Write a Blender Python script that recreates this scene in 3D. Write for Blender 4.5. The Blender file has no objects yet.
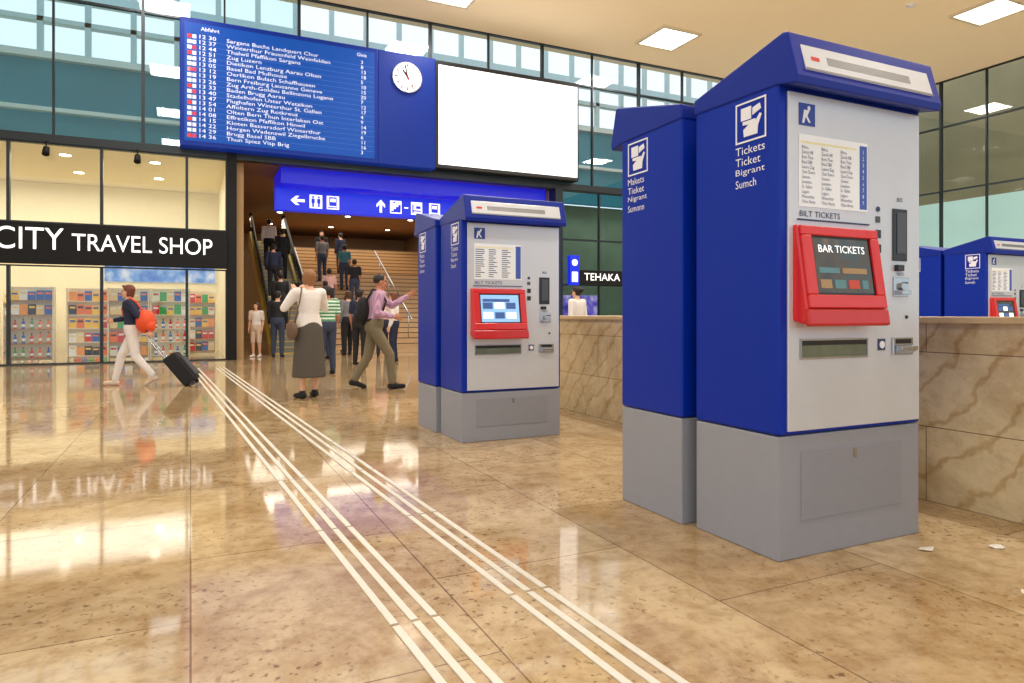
import bpy, bmesh, math, random
from mathutils import Vector, Matrix, Euler
random.seed(7)
S=bpy.context.scene
S.view_settings.view_transform='Standard'
V=Vector
def c(r,g,b):
    def f(v):
        v/=255.0
        return v/12.92 if v<=.04045 else ((v+.055)/1.055)**2.4
    return (f(r),f(g),f(b))
# ------------------------------------------------------------------ materials
def nd(nt,t,**k):
    n=nt.nodes.new(t)
    for a,b in k.items(): setattr(n,a,b)
    return n
def M(name,col,rough=.5,metal=0,es=0,ecol=None,var=.06,ns=14,bump=0,coat=0,spec=.5):
    m=bpy.data.materials.new(name); m.use_nodes=True
    nt=m.node_tree; L=nt.links; p=nt.nodes['Principled BSDF']
    tc=nd(nt,'ShaderNodeTexCoord'); no=nd(nt,'ShaderNodeTexNoise'); no.inputs['Scale'].default_value=ns
    no.inputs['Detail'].default_value=3
    L.new(tc.outputs['Object'],no.inputs['Vector'])
    mx=nd(nt,'ShaderNodeMixRGB')
    mx.inputs[1].default_value=(*[x*(1-var) for x in col],1)
    mx.inputs[2].default_value=(*[min(1,x*(1+var)) for x in col],1)
    L.new(no.outputs['Fac'],mx.inputs[0]); L.new(mx.outputs[0],p.inputs['Base Color'])
    p.inputs['Roughness'].default_value=rough; p.inputs['Metallic'].default_value=metal
    p.inputs['Coat Weight'].default_value=coat; p.inputs['Specular IOR Level'].default_value=spec
    if es:
        p.inputs['Emission Strength'].default_value=es
        p.inputs['Emission Color'].default_value=(*(ecol or col),1)
    if bump:
        b=nd(nt,'ShaderNodeBump'); b.inputs['Strength'].default_value=bump; b.inputs['Distance'].default_value=.01
        L.new(no.outputs['Fac'],b.inputs['Height']); L.new(b.outputs[0],p.inputs['Normal'])
    return m
def glass(name,tint,refl=.02):
    m=bpy.data.materials.new(name); m.use_nodes=True; nt=m.node_tree; L=nt.links
    for n in list(nt.nodes): nt.nodes.remove(n)
    o=nd(nt,'ShaderNodeOutputMaterial'); t=nd(nt,'ShaderNodeBsdfTransparent'); g=nd(nt,'ShaderNodeBsdfGlossy')
    g.inputs['Roughness'].default_value=.02
    fr=nd(nt,'ShaderNodeFresnel'); fr.inputs[0].default_value=1.3
    ad=nd(nt,'ShaderNodeMath',operation='ADD'); ad.inputs[1].default_value=refl; ad.use_clamp=True
    tc=nd(nt,'ShaderNodeTexCoord'); no=nd(nt,'ShaderNodeTexNoise'); no.inputs['Scale'].default_value=.7
    mx=nd(nt,'ShaderNodeMixRGB'); mx.inputs[1].default_value=(*[x*.96 for x in tint],1); mx.inputs[2].default_value=(*tint,1)
    L.new(tc.outputs['Object'],no.inputs['Vector']); L.new(no.outputs['Fac'],mx.inputs[0]); L.new(mx.outputs[0],t.inputs[0])
    L.new(fr.outputs[0],ad.inputs[0])
    ms=nd(nt,'ShaderNodeMixShader'); L.new(ad.outputs[0],ms.inputs[0]); L.new(t.outputs[0],ms.inputs[1]); L.new(g.outputs[0],ms.inputs[2])
    L.new(ms.outputs[0],o.inputs[0]); return m
def ramp(nt,stops):
    r=nd(nt,'ShaderNodeValToRGB'); e=r.color_ramp.elements
    while len(e)<len(stops): e.new(.5)
    for i,(p,col) in enumerate(stops): e[i].position=p; e[i].color=(*col,1)
    return r
def stone(name,c1,c2,cv,bw,bh,plane='xy',rough=.12,mort=.006,mcol=c(128,100,66),spotcol=c(104,76,46),vs=2.2,smin=.58,veil=(1.1,1.1,1.08),vein=0,mot=(.78,.70,.58)):
    m=bpy.data.materials.new(name); m.use_nodes=True; nt=m.node_tree; L=nt.links; p=nt.nodes['Principled BSDF']
    tc=nd(nt,'ShaderNodeTexCoord'); sep=nd(nt,'ShaderNodeSeparateXYZ'); cb=nd(nt,'ShaderNodeCombineXYZ')
    L.new(tc.outputs['Object'],sep.inputs[0])
    a,b={'xy':('X','Y'),'yz':('Y','Z'),'xz':('X','Z'),'yx':('Y','X')}[plane]
    L.new(sep.outputs[a],cb.inputs[0]); L.new(sep.outputs[b],cb.inputs[1])
    br=nd(nt,'ShaderNodeTexBrick'); br.inputs['Scale'].default_value=1; br.inputs['Brick Width'].default_value=bw
    br.inputs['Row Height'].default_value=bh; br.inputs['Mortar Size'].default_value=mort; br.inputs['Mortar Smooth'].default_value=.3
    br.offset=.5; br.inputs['Color1'].default_value=(*c1,1); br.inputs['Color2'].default_value=(*c2,1); br.inputs['Mortar'].default_value=(*mcol,1)
    br.inputs['Bias'].default_value=-.1
    L.new(cb.outputs[0],br.inputs['Vector'])
    n1=nd(nt,'ShaderNodeTexNoise'); n1.inputs['Scale'].default_value=vs; n1.inputs['Detail'].default_value=10; n1.inputs['Distortion'].default_value=.9; n1.inputs['Roughness'].default_value=.72
    L.new(tc.outputs['Object'],n1.inputs['Vector'])
    r1=ramp(nt,[(.34,cv),(.47,(.86,.82,.76)),(.56,(1,.99,.97)),(.72,veil)]); L.new(n1.outputs['Fac'],r1.inputs[0])
    mu=nd(nt,'ShaderNodeMixRGB',blend_type='MULTIPLY'); mu.inputs[0].default_value=.95
    L.new(br.outputs['Color'],mu.inputs[1]); L.new(r1.outputs[0],mu.inputs[2])
    n5=nd(nt,'ShaderNodeTexNoise'); n5.inputs['Scale'].default_value=9; n5.inputs['Detail'].default_value=8; n5.inputs['Roughness'].default_value=.7
    L.new(tc.outputs['Object'],n5.inputs['Vector']); r5=ramp(nt,[(.36,mot),(.52,(1,1,1)),(.7,(1.08,1.07,1.05))]); L.new(n5.outputs['Fac'],r5.inputs[0])
    mu2=nd(nt,'ShaderNodeMixRGB',blend_type='MULTIPLY'); mu2.inputs[0].default_value=.9; L.new(mu.outputs[0],mu2.inputs[1]); L.new(r5.outputs[0],mu2.inputs[2])
    last=mu2
    if vein:
        wv=nd(nt,'ShaderNodeTexWave',bands_direction='DIAGONAL'); wv.inputs['Scale'].default_value=2.2; wv.inputs['Distortion'].default_value=7; wv.inputs['Detail'].default_value=4; wv.inputs['Detail Scale'].default_value=.9; wv.inputs['Detail Roughness'].default_value=.6
        L.new(tc.outputs['Object'],wv.inputs['Vector']); rv=ramp(nt,[(.0,(.62,.47,.30)),(.04,(.82,.70,.55)),(.12,(1,1,1))]); L.new(wv.outputs['Fac'],rv.inputs[0])
        mu3=nd(nt,'ShaderNodeMixRGB',blend_type='MULTIPLY'); mu3.inputs[0].default_value=vein; L.new(last.outputs[0],mu3.inputs[1]); L.new(rv.outputs[0],mu3.inputs[2]); last=mu3
    n2=nd(nt,'ShaderNodeTexNoise'); n2.inputs['Scale'].default_value=32; n2.inputs['Detail'].default_value=6
    L.new(tc.outputs['Object'],n2.inputs['Vector'])
    r2=ramp(nt,[(smin,(0,0,0)),(smin+.08,(1,1,1))]); L.new(n2.outputs['Fac'],r2.inputs[0])
    n3=nd(nt,'ShaderNodeTexNoise'); n3.inputs['Scale'].default_value=1.3; n3.inputs['Detail'].default_value=3
    L.new(tc.outputs['Object'],n3.inputs['Vector'])
    r3=ramp(nt,[(.42,(.15,.15,.15)),(.6,(.8,.8,.8))]); L.new(n3.outputs['Fac'],r3.inputs[0])
    mm=nd(nt,'ShaderNodeMath',operation='MULTIPLY'); L.new(r2.outputs[0],mm.inputs[0]); L.new(r3.outputs[0],mm.inputs[1])
    mx=nd(nt,'ShaderNodeMixRGB'); L.new(mm.outputs[0],mx.inputs[0]); L.new(last.outputs[0],mx.inputs[1]); mx.inputs[2].default_value=(*spotcol,1)
    L.new(mx.outputs[0],p.inputs['Base Color'])
    n4=nd(nt,'ShaderNodeTexNoise'); n4.inputs['Scale'].default_value=3; n4.inputs['Detail'].default_value=5
    L.new(tc.outputs['Object'],n4.inputs['Vector'])
    mr=nd(nt,'ShaderNodeMapRange'); mr.inputs['To Min'].default_value=rough*.5; mr.inputs['To Max'].default_value=rough*1.6
    L.new(n4.outputs['Fac'],mr.inputs[0]); L.new(mr.outputs[0],p.inputs['Roughness'])
    bp=nd(nt,'ShaderNodeBump'); bp.inputs['Strength'].default_value=.15; bp.inputs['Distance'].default_value=.002; bp.invert=True
    L.new(br.outputs['Fac'],bp.inputs['Height']); L.new(bp.outputs[0],p.inputs['Normal'])
    return m
def stripes(name,c1,c2,scale,axis='Z'):
    m=M(name,c1,.8); nt=m.node_tree; L=nt.links; p=nt.nodes['Principled BSDF']
    tc=nd(nt,'ShaderNodeTexCoord'); w=nd(nt,'ShaderNodeTexWave',bands_direction=axis); w.inputs['Scale'].default_value=scale
    L.new(tc.outputs['Object'],w.inputs['Vector']); r=ramp(nt,[(.45,c1),(.55,c2)]); L.new(w.outputs['Fac'],r.inputs[0]); L.new(r.outputs[0],p.inputs['Base Color'])
    return m
def emnoise(name,stops,scale,es,rough=.2):
    m=M(name,(.02,.02,.02),rough); nt=m.node_tree; L=nt.links; p=nt.nodes['Principled BSDF']
    tc=nd(nt,'ShaderNodeTexCoord'); n=nd(nt,'ShaderNodeTexNoise'); n.inputs['Scale'].default_value=scale; n.inputs['Detail'].default_value=3
    L.new(tc.outputs['Object'],n.inputs['Vector']); r=ramp(nt,stops); L.new(n.outputs['Fac'],r.inputs[0]); L.new(r.outputs[0],p.inputs['Emission Color']); p.inputs['Emission Strength'].default_value=es
    return m

blue=M('machine_blue',c(0,44,165),.42,var=.04,spec=.25); blued=M('roof_blue',c(6,40,150),.4,var=.04,spec=.3)
bgrey=M('base_grey',c(152,155,166),.5,var=.04); panelm=M('panel_silver',c(210,214,222),.35,metal=.2,var=.03)
bgrey2=M('base_grey_panel',c(145,148,159),.45,var=.04)
red=M('machine_red',c(220,24,24),.3,coat=.3,var=.04); redd=M('machine_red_lip',c(200,20,22),.35,coat=.2)
white=M('white_ink',c(240,242,250),.6,var=.02); whitee=M('white_lit',(1,1,1),.6,es=.9)
dark=M('dark_plastic',c(24,26,30),.3); black=M('black_matte',c(12,12,14),.6,spec=.3); steel=M('steel',c(180,184,190),.25,metal=.9)
paper=M('paper',c(240,243,248),.8,var=.02,es=.08); ink=M('ink_navy',c(60,72,110),.7); yell=M('paper_yellow',c(244,238,190),.8)
scrd=emnoise('screen_picture',[(.3,c(40,52,50)),(.45,c(90,74,52)),(.58,c(60,84,84)),(.7,c(150,110,70))],7,.55); scrb=M('screen_blue',c(150,190,225),.2,es=.7,ecol=c(120,175,225))
scrtray=M('tray_window',c(120,132,120),.15,metal=.4,var=.3,ns=9)
frame=M('frame_dark',c(38,46,50),.4,metal=.3); framel=M('frame_light',c(215,222,224),.5)
glc=glass('glass_clear',(.97,.985,.98)); glt=glass('glass_teal',(.84,.94,.95),.04); gls=glass('glass_pale',(.95,.985,.985),.03)
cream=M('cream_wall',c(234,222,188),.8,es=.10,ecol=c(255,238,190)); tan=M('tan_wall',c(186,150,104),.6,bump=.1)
ceilm=M('ceiling_plaster',c(232,216,186),.8,ns=.6,var=.04,es=.24,ecol=c(235,204,158))  # slight glow in the plaster stands in for bounced light
lamp=M('lamp_diffuser',(1,.95,.85),.5,es=5,ecol=(1,.95,.86))
boardblue=M('board_blue',c(6,40,110),.4,es=.85,ecol=c(8,78,158),ns=.5,var=.1,spec=.2); boarddark=M('board_blue_deep',c(6,34,110),.4,es=.45,ecol=c(6,44,140),spec=.2)
scrw=M('screen_white',(1,1,1),.5,es=.85,ecol=(.93,.96,1)); signblue=M('sign_blue',c(10,30,180),.4,es=.7,ecol=c(14,40,215)); glowblue=M('bulkhead_blue',c(12,20,150),.4,es=.8,ecol=c(16,20,190))
teal=M('teal_wall',c(44,112,130),.6,ns=.8,var=.3,es=.22,ecol=c(60,140,160)); tealp=M('teal_pale',c(185,210,200),.6,ns=.5,var=.15,es=.5,ecol=c(185,215,205))  # both wall colours glow a little, brightness put in without a lamp
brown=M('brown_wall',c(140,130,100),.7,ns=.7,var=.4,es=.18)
strip=M('strip_white',c(226,222,210),.5,var=.06,ns=30)
floorm=stone('floor_stone',c(204,181,144),c(180,153,114),(.70,.59,.44),1.35,.92,'yx',.06,mort=.004,mcol=c(140,114,82))
parm=stone('parapet_stone',c(222,204,164),c(210,186,142),(.74,.62,.46),2.4,.44,'yz',.3,mort=.003,vs=1.4,smin=.68,vein=.6,mot=(.88,.82,.74))
woodc=stripes('passage_ceiling',c(140,102,68),c(112,80,52),3.0,'Y')

# ------------------------------------------------------------------ mesh builder
class MB:
    def __init__(s): s.bm=bmesh.new()
    def face(s,vs,m=0):
        try:
            f=s.bm.faces.new(vs); f.material_index=m; return f
        except ValueError: return None
    def box(s,x0,x1,y0,y1,z0,z1,m=0,T=None):
        P=[V((x,y,z)) for z in(z0,z1) for y in(y0,y1) for x in(x0,x1)]
        if T: P=[T@p for p in P]
        v=[s.bm.verts.new(p) for p in P]
        for q in((0,2,3,1),(4,5,7,6),(0,1,5,4),(2,6,7,3),(0,4,6,2),(1,3,7,5)): s.face([v[i] for i in q],m)
        return s
    def prism(s,pts,a0,a1,axis='x',m=0,T=None):
        def mk(p,a):
            q={'x':V((a,p[0],p[1])),'y':V((p[0],a,p[1])),'z':V((p[0],p[1],a))}[axis]
            return T@q if T else q
        A=[s.bm.verts.new(mk(p,a0)) for p in pts]; B=[s.bm.verts.new(mk(p,a1)) for p in pts]
        s.face(A[::-1],m); s.face(B,m); n=len(pts)
        for i in range(n): s.face([A[i],A[(i+1)%n],B[(i+1)%n],B[i]],m)
        return s
    def rings(s,R,m=0,cap=True):
        vr=[[s.bm.verts.new(p) for p in r] for r in R]; n=len(vr[0])
        for a,b in zip(vr[:-1],vr[1:]):
            for i in range(n): s.face([a[i],a[(i+1)%n],b[(i+1)%n],b[i]],m)
        if cap: s.face(vr[0][::-1],m); s.face(vr[-1],m)
        return s
    def cyl(s,p0,p1,r0,r1=None,seg=14,m=0):
        p0=V(p0);p1=V(p1); r1=r0 if r1 is None else r1
        d=(p1-p0).normalized(); a=d.orthogonal().normalized(); b=d.cross(a)
        s.rings([[p+(a*math.cos(t)+b*math.sin(t))*r for t in [2*math.pi*i/seg for i in range(seg)]] for p,r in((p0,r0),(p1,r1))],m); return s
    def sph(s,cc,r,m=0,seg=14,rn=9,R=None):
        cc=V(cc); r=(r,r,r) if isinstance(r,(int,float)) else r
        rr=[]
        for j in range(1,rn):
            ph=math.pi*j/rn
            ring=[]
            for i in range(seg):
                t=2*math.pi*i/seg
                p=V((math.sin(ph)*math.cos(t)*r[0],math.sin(ph)*math.sin(t)*r[1],-math.cos(ph)*r[2]))
                if R: p=R@p
                ring.append(cc+p)
            rr.append(ring)
        s.rings(rr,m); return s
    def limb(s,p0,p1,r0,r1,m=0):
        s.cyl(p0,p1,r0,r1,12,m); s.sph(p0,r0*1.0,m,12,8); s.sph(p1,r1*1.0,m,12,8); return s
    def loft(s,R,seg=22,m=0):
        s.rings([[V((cx+rx*math.cos(t),cy+ry*math.sin(t),cz)) for t in [2*math.pi*i/seg for i in range(seg)]] for cx,cy,cz,rx,ry in R],m); return s
def addobj(name,me,parent=None):
    o=bpy.data.objects.new(name,me); S.collection.objects.link(o)
    if parent: o.parent=parent
    return o
def fin(name,mb,mats,parent=None,bevel=0,smooth=False,label=None,seg=2,remesh=0,sm=0):
    bmesh.ops.recalc_face_normals(mb.bm,faces=mb.bm.faces[:])
    me=bpy.data.meshes.new(name); mb.bm.to_mesh(me); mb.bm.free()
    for m in (mats if isinstance(mats,(list,tuple)) else [mats]): me.materials.append(m)
    if smooth or remesh:
        for p in me.polygons: p.use_smooth=True
    o=addobj(name,me,parent)
    if bevel:
        b=o.modifiers.new('bevel','BEVEL'); b.width=bevel; b.segments=seg; b.limit_method='ANGLE'; b.angle_limit=math.radians(40)
    if remesh:
        r=o.modifiers.new('remesh','REMESH'); r.mode='VOXEL'; r.voxel_size=remesh; r.use_smooth_shade=True
        if sm:
            k=o.modifiers.new('smooth','SMOOTH'); k.factor=.5; k.iterations=sm
    if label: o['label']=label
    return o
def tag(o,label,cat,group=None):
    o['label']=label; o['category']=cat
    if group: o['group']=group
    return o
def struct(o,label,cat='structure'):
    o['kind']='structure'; o['label']=label; o['category']=cat; return o
def emp(name,loc,rz,label,cat,group=None,tilt=0):
    o=bpy.data.objects.new(name,None); o.empty_display_size=.2; S.collection.objects.link(o)
    o.location=loc; o.rotation_euler=(tilt,0,rz); tag(o,label,cat,group); return o
def text(name,body,mat,parent,loc,rot,w=None,h=None,align='L',ls=1.0,res=2):
    cu=bpy.data.curves.new('t','FONT'); cu.body=body; cu.size=1; cu.resolution_u=res; cu.space_line=ls; cu.extrude=.0
    o=bpy.data.objects.new('t',cu); S.collection.objects.link(o); bpy.context.view_layer.update()
    me=bpy.data.meshes.new_from_object(o.evaluated_get(bpy.context.evaluated_depsgraph_get()))
    bpy.data.objects.remove(o)
    xs=[v.co.x for v in me.vertices]; ys=[v.co.y for v in me.vertices]
    x0,x1,y0,y1=min(xs),max(xs),min(ys),max(ys)
    sx=w/(x1-x0) if w else None; sy=h/(y1-y0) if h else None
    sx=sx or sy; sy=sy or sx
    for v in me.vertices:
        v.co.x=(v.co.x-(x0 if align=='L' else (x0+x1)/2))*sx; v.co.y=(v.co.y-y0)*sy; v.co.z=0
    me.materials.clear(); me.materials.append(mat)
    o=addobj(name,me,parent); o.location=loc; o.rotation_euler=rot
    return o
RF=(math.pi/2,0,0); RLs=(math.pi/2,0,-math.pi/2); RRs=(math.pi/2,0,math.pi/2)

# ------------------------------------------------------------------ structure shell
FY=18.0; RX=23.5; CZ=9.2
struct(fin('floor',MB().box(-22,26,-12,36,-.2,0),floorm),'polished golden travertine tile floor','floor')
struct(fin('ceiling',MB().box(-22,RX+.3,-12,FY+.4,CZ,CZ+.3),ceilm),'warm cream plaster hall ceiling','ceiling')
wn=[0]
def window(x0,x1,z0,z1,y,gl,nx=2,zs=(),axis='x',fr=frame,t=.035,lab='dark framed glass facade window',dn='window'):
    wn[0]+=1; mb=MB()
    def bx(a0,a1,b0,b1,d=.06):
        if axis=='x': mb.box(a0,a1,y-d,y+d,b0,b1)
        else: mb.box(y-d,y+d,a0,a1,b0,b1)
    bx(x0,x0+t,z0,z1);bx(x1-t,x1,z0,z1);bx(x0+t,x1-t,z0,z0+t);bx(x0+t,x1-t,z1-t,z1)
    for i in range(1,nx):
        a=x0+(x1-x0)*i/nx; bx(a-t*.6,a+t*.6,z0+t,z1-t,.05)
    for z in zs: bx(x0+t,x1-t,z-t*.7,z+t*.7,.055)
    f=fin('%s_%d'%(dn,wn[0]),mb,fr); struct(f,lab,dn)
    g=MB()
    if axis=='x': g.box(x0+t,x1-t,y-.006,y+.006,z0+t,z1-t)
    else: g.box(y-.006,y+.006,x0+t,x1-t,z0+t,z1-t)
    fin('glass',g,gl,f); return f
mods=[-9.0,-7.15,-5.35,-3.57,-1.83,-.08,.80]
for a,b in zip(mods[:-1],mods[1:]):
    window(a,b,3.13,4.90,FY,glc,1,(),t=.03,lab='tall clear shop window above the sign band')
    window(a,b,0,2.20,FY,glc,1,(),t=.03,lab='full-height clear glass shop door panel',dn='door')
struct(fin('trim_1',MB().box(-22,.80,FY-.1,FY+.1,4.9,5.06),frame),'dark steel beam above the shop front','trim')
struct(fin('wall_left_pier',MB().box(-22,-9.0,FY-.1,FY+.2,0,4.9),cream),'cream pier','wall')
struct(fin('trim_2',MB().box(.80,1.02,FY-.12,FY+.25,0,5.06),black),'black column beside the passage opening','trim')
x=-22.0
while x<RX-.1:
    x1=min(x+3.5,RX); window(x,x1,5.06,CZ,FY,glt if x<0 else gls,2,(8.15,),lab='upper storey curtain wall window with dark mullions'); x=x1
struct(fin('trim_3',MB().box(1.02,RX,FY-.1,FY+.15,4.9,5.06),frame),'dark steel beam above the passage','trim')
struct(fin('trim_4',MB().box(9.9,10.15,FY-.12,FY+.3,0,4.9),frame),'dark column beside the passage','trim')
x=10.15
while x<RX-.1:
    x1=min(x+2.7,RX); window(x,x1,0,4.9,FY,glt,2,(2.02,3.4),lab='green tinted ground floor glazing'); x=x1
y=-12.0
while y<FY-.1:
    y1=min(y+3.0,FY); window(y,y1,0,CZ,RX+.1,gls,2,(3.3,5.37,7.6),axis='y',lab='tall side glazing with dark mullions'); y=y1
struct(fin('wall_beyond_back',MB().box(-22,27,20.6,20.8,5.0,7.55),teal),'teal gallery wall behind the upper glazing','wall')
struct(fin('wall_beyond_right_low',MB().box(26.0,26.2,-12,20,0,5.4),tealp),'pale teal wall outside the side glazing','wall')
struct(fin('wall_beyond_right_high',MB().box(26.0,26.2,-12,20,5.4,10.5),brown),'brown wall outside the side glazing','wall')
struct(fin('trim_5',MB().box(-22,27,20.4,20.6,7.55,7.7),framel),'pale coping of the gallery','trim')
mb=MB(); mb.box(-22,27,20.5,20.75,8.5,8.62); mb.box(-22,27,22,22.25,9.7,10); mb.box(-22,27,21.5,21.6,8.0,8.08)
for i in range(46):
    xx=-21+i*1.03; mb.box(xx,xx+.14,20.5,20.64,7.7,10.6)
struct(fin('trim_6',mb,M('outdoor_steel',c(190,212,216),.5)),'pale outdoor steel posts and beams','trim')
struct(fin('trim_7',MB().box(-22,27,20.3,20.5,6.2,6.3),framel),'pale gallery handrail','trim')
# shop interior
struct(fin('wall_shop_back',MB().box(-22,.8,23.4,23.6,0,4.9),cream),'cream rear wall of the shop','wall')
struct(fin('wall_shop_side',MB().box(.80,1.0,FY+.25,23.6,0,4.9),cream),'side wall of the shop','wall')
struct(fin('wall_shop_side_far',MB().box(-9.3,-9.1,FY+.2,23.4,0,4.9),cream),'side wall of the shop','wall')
struct(fin('ceiling_shop',MB().box(-22,1.0,FY+.15,23.6,4.92,5.0),cream),'cream shop ceiling','ceiling')
# passage
struct(fin('wall_passage_left',MB().box(1.0,1.2,FY+.25,34,0,4.9),tan),'tan stone passage wall','wall')
struct(fin('wall_passage_right',MB().box(9.9,10.1,FY+.3,34,0,4.9),tan),'tan stone passage wall','wall')
struct(fin('wall_passage_back',MB().box(1.0,10.1,34,34.2,0,8),tan),'tan stone end wall','wall')
struct(fin('ceiling_passage',MB().box(1.0,10.1,FY+.15,34,4.92,5.05),woodc),'brown slatted passage ceiling','ceiling')
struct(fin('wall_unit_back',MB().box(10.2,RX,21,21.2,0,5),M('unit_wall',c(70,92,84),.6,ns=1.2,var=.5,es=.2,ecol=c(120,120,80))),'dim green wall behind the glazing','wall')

# ------------------------------------------------------------------ shop sign
sg=emp('shop_sign',(-3.6,FY-.08,2.2),0,'long black fascia sign with white glowing capital letters','sign')
fin('sign_band',MB().box(-5.4,4.40,-.12,.06,.02,.92),black,sg,.01)
text('sign_letters','CITY',whitee,sg,(-.18,-.125,.33),RF,w=1.25,h=.48,res=8)
text('sign_letters','TRAVEL SHOP',whitee,sg,(1.22,-.125,.33),RF,w=2.85,h=.38,res=8)
for xx in(-6.2,-2.85,-1.1):
    e=emp('spotlight',(xx,FY-.1,4.86),0,'small black spotlight on the beam over the shop windows','lamp','spotlights above the shop windows')
    mb=MB(); mb.cyl((0,-.12,.02),(0,-.12,-.1),.015); mb.box(-.03,.03,-.14,.02,.0,.04); fin('bracket',mb,black,e)
    fin('lamp_head',MB().cyl((0,-.10,-.10),(0,-.2,-.26),.06,.075),black,e)
# shelving and goods
cols=[c(214,40,40),c(30,100,190),c(245,245,240),c(255,205,60),c(60,170,80),c(248,120,40),c(235,235,215),c(30,30,40),c(240,210,150),c(250,160,60)]
gm=[M('cover_%d'%i,k,.5,es=.12) for i,k in enumerate(cols)]
pages=M('pages',c(245,240,225),.8)
bookme=[]
for i,m in enumerate(gm):
    mb=MB(); w,h,d=.15,.21,.03
    mb.box(-w/2,w/2,-d/2,-d/2+.004,0,h,0); mb.box(-w/2,w/2,d/2-.004,d/2,0,h,0); mb.box(-w/2,-w/2+.005,-d/2+.004,d/2-.004,0,h,0)
    mb.box(-w/2+.005,w/2-.005,-d/2+.004,d/2-.004,.004,h-.004,1)
    mb.box(-w/2+.02,w/2-.02,-d/2-.001,-d/2,h*.62,h*.82,2)
    bmesh.ops.recalc_face_normals(mb.bm,faces=mb.bm.faces[:]); me=bpy.data.meshes.new('book'); mb.bm.to_mesh(me); mb.bm.free()
    for k in(m,pages,gm[(i*3+2)%10]): me.materials.append(k)
    bookme.append(me)
botme=[]
for i in range(4):
    mb=MB(); R=[(0,0,0,.028,.028),(0,0,.01,.035,.035),(0,0,.13,.035,.035),(0,0,.16,.015,.015),(0,0,.2,.014,.014)]; mb.loft(R,14)
    mb.cyl((0,0,.2),(0,0,.22),.017,m=1); mb.cyl((0,0,.04),(0,0,.1),.0357,m=2)
    bmesh.ops.recalc_face_normals(mb.bm,faces=mb.bm.faces[:]); me=bpy.data.meshes.new('bottle'); mb.bm.to_mesh(me); mb.bm.free()
    for k in(gm[[4,1,5,0][i]],gm[7],gm[2]): me.materials.append(k)
    botme.append(me)
shelfm=M('shelf_white',c(240,228,200),.5,es=.06); woodm=M('shelf_wood',c(190,140,80),.5)
shelves=[(-4.9,19.3),(-3.30,18.9),(-2.25,19.4),(-1.35,18.9),(-.45,18.9),(-2.55,22.6),(-1.45,22.6),(-4.2,22.8),(-.35,22.6),(.2,20.6)]
for n,(sx,sy) in enumerate(shelves):
    e=emp('shelving_unit',(sx,sy,0),0,'white retail shelving unit stocked with colourful goods','shelf','shelving units in the shop')
    W2=.44; H=1.75
    mb=MB(); mb.box(-W2,-W2+.03,-.16,.16,0,H); mb.box(W2-.03,W2,-.16,.16,0,H); mb.box(-W2+.03,W2-.03,.14,.16,.05,H); fin('shelf_frame',mb,shelfm,e)
    lev=[.12,.45,.78,1.11,1.44]
    for z in lev: fin('shelf_board',MB().box(-W2+.03,W2-.03,-.16,.14,z-.025,z),woodm if n%2 else shelfm,e)
    for z in lev:
        k=5
        for i in range(k):
            px=sx-W2+.12+i*((2*W2-.24)/(k-1)); bt=(n%3==1 and z<.8)
            me=random.choice(botme) if bt else random.choice(bookme)
            o=bpy.data.objects.new('bottle' if bt else 'book',me); S.collection.objects.link(o)
            o.location=(px,sy-.04+random.uniform(-.02,.02),z+.0005); o.scale=(1,1,random.uniform(.9,1.2))
            tag(o,'small coloured drink bottle on a shop shelf' if bt else 'colourful paperback book standing cover out on a shop shelf','bottle' if bt else 'book','bottles on the shop shelves' if bt else 'books on the shop shelves')
e=emp('shop_poster',(-.7,23.38,2.1),0,'wide blue illuminated poster on the shop wall','poster')
fin('poster_panel',MB().box(-1.6,1.4,-.04,0,0,.5),emnoise('poster_blue',[(.3,c(40,90,190)),(.5,c(120,170,230)),(.7,c(240,240,245))],2.5,.8),e)
# ------------------------------------------------------------------ departure board
bd=emp('departure_board',(-.23,17.55,5.05),0,'large blue departure board with rows of white train times','departure board')
fin('board_case',MB().box(0,4.66,0,.42,0,3.0),boarddark,bd,.02)
fin('board_display',MB().box(.1,4.56,-.012,0,.12,2.88),boardblue,bd)
dests=["Sargans Buchs Landquart Chur","Winterthur Frauenfeld Weinfelden","Thalwil Pfaffikon Sargans","Zug Luzern","Dietikon Lenzburg Aarau Olten","Basel Bad Mulhouse","Oerlikon Bulach Schaffhausen","Bern Freiburg Lausanne Geneve","Zug Arth-Goldau Bellinzona Lugano","Baden Brugg Aarau","Stadelhofen Uster Wetzikon","Flughafen Winterthur St. Gallen","Affoltern Zug Rotkreuz","Olten Bern Thun Interlaken Ost","Effretikon Pfaffikon Hinwil","Kloten Bassersdorf Winterthur","Horgen Wadenswil Ziegelbrucke","Brugg Basel SBB","Thun Spiez Visp Brig"]
tm=["%02d %02d"%(12+(i*7+30)//60,(i*7+30)%60) for i in range(19)]
btx=M('board_ink',c(215,225,240),.6,es=.35)
text('board_text','Abfahrt',btx,bd,(.45,-.016,2.72),RF,h=.09)
text('board_text',"\n".join(tm),btx,bd,(.42,-.016,.2),RF,w=.36,h=2.42)
text('board_text',"\n".join(dests),btx,bd,(1.0,-.016,.17),RF,w=2.5,h=2.45)
text('board_text',"\n".join(str((i*5)%18+3) for i in range(19)),btx,bd,(4.2,-.016,.2),RF,w=.14,h=2.42)
text('board_text','Gleis',btx,bd,(4.1,-.016,2.72),RF,h=.09)
mb=MB()
for i in range(19):
    z=.2+i*2.32/18; mb.box(.16,.25,-.016,-.012,z,z+.085,0 if i%3 else 1); mb.box(.27,.35,-.016,-.012,z,z+.085,0 if i%4 else 1)
fin('train_type_markers',mb,[white,red],bd)
mb=MB()
for i in range(1,19): mb.box(.12,4.54,-.0135,-.012,.165+i*2.32/18-.0,.170+i*2.32/18)
fin('row_lines',mb,M('row_line',c(60,110,190),.5,es=.3),bd)
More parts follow.
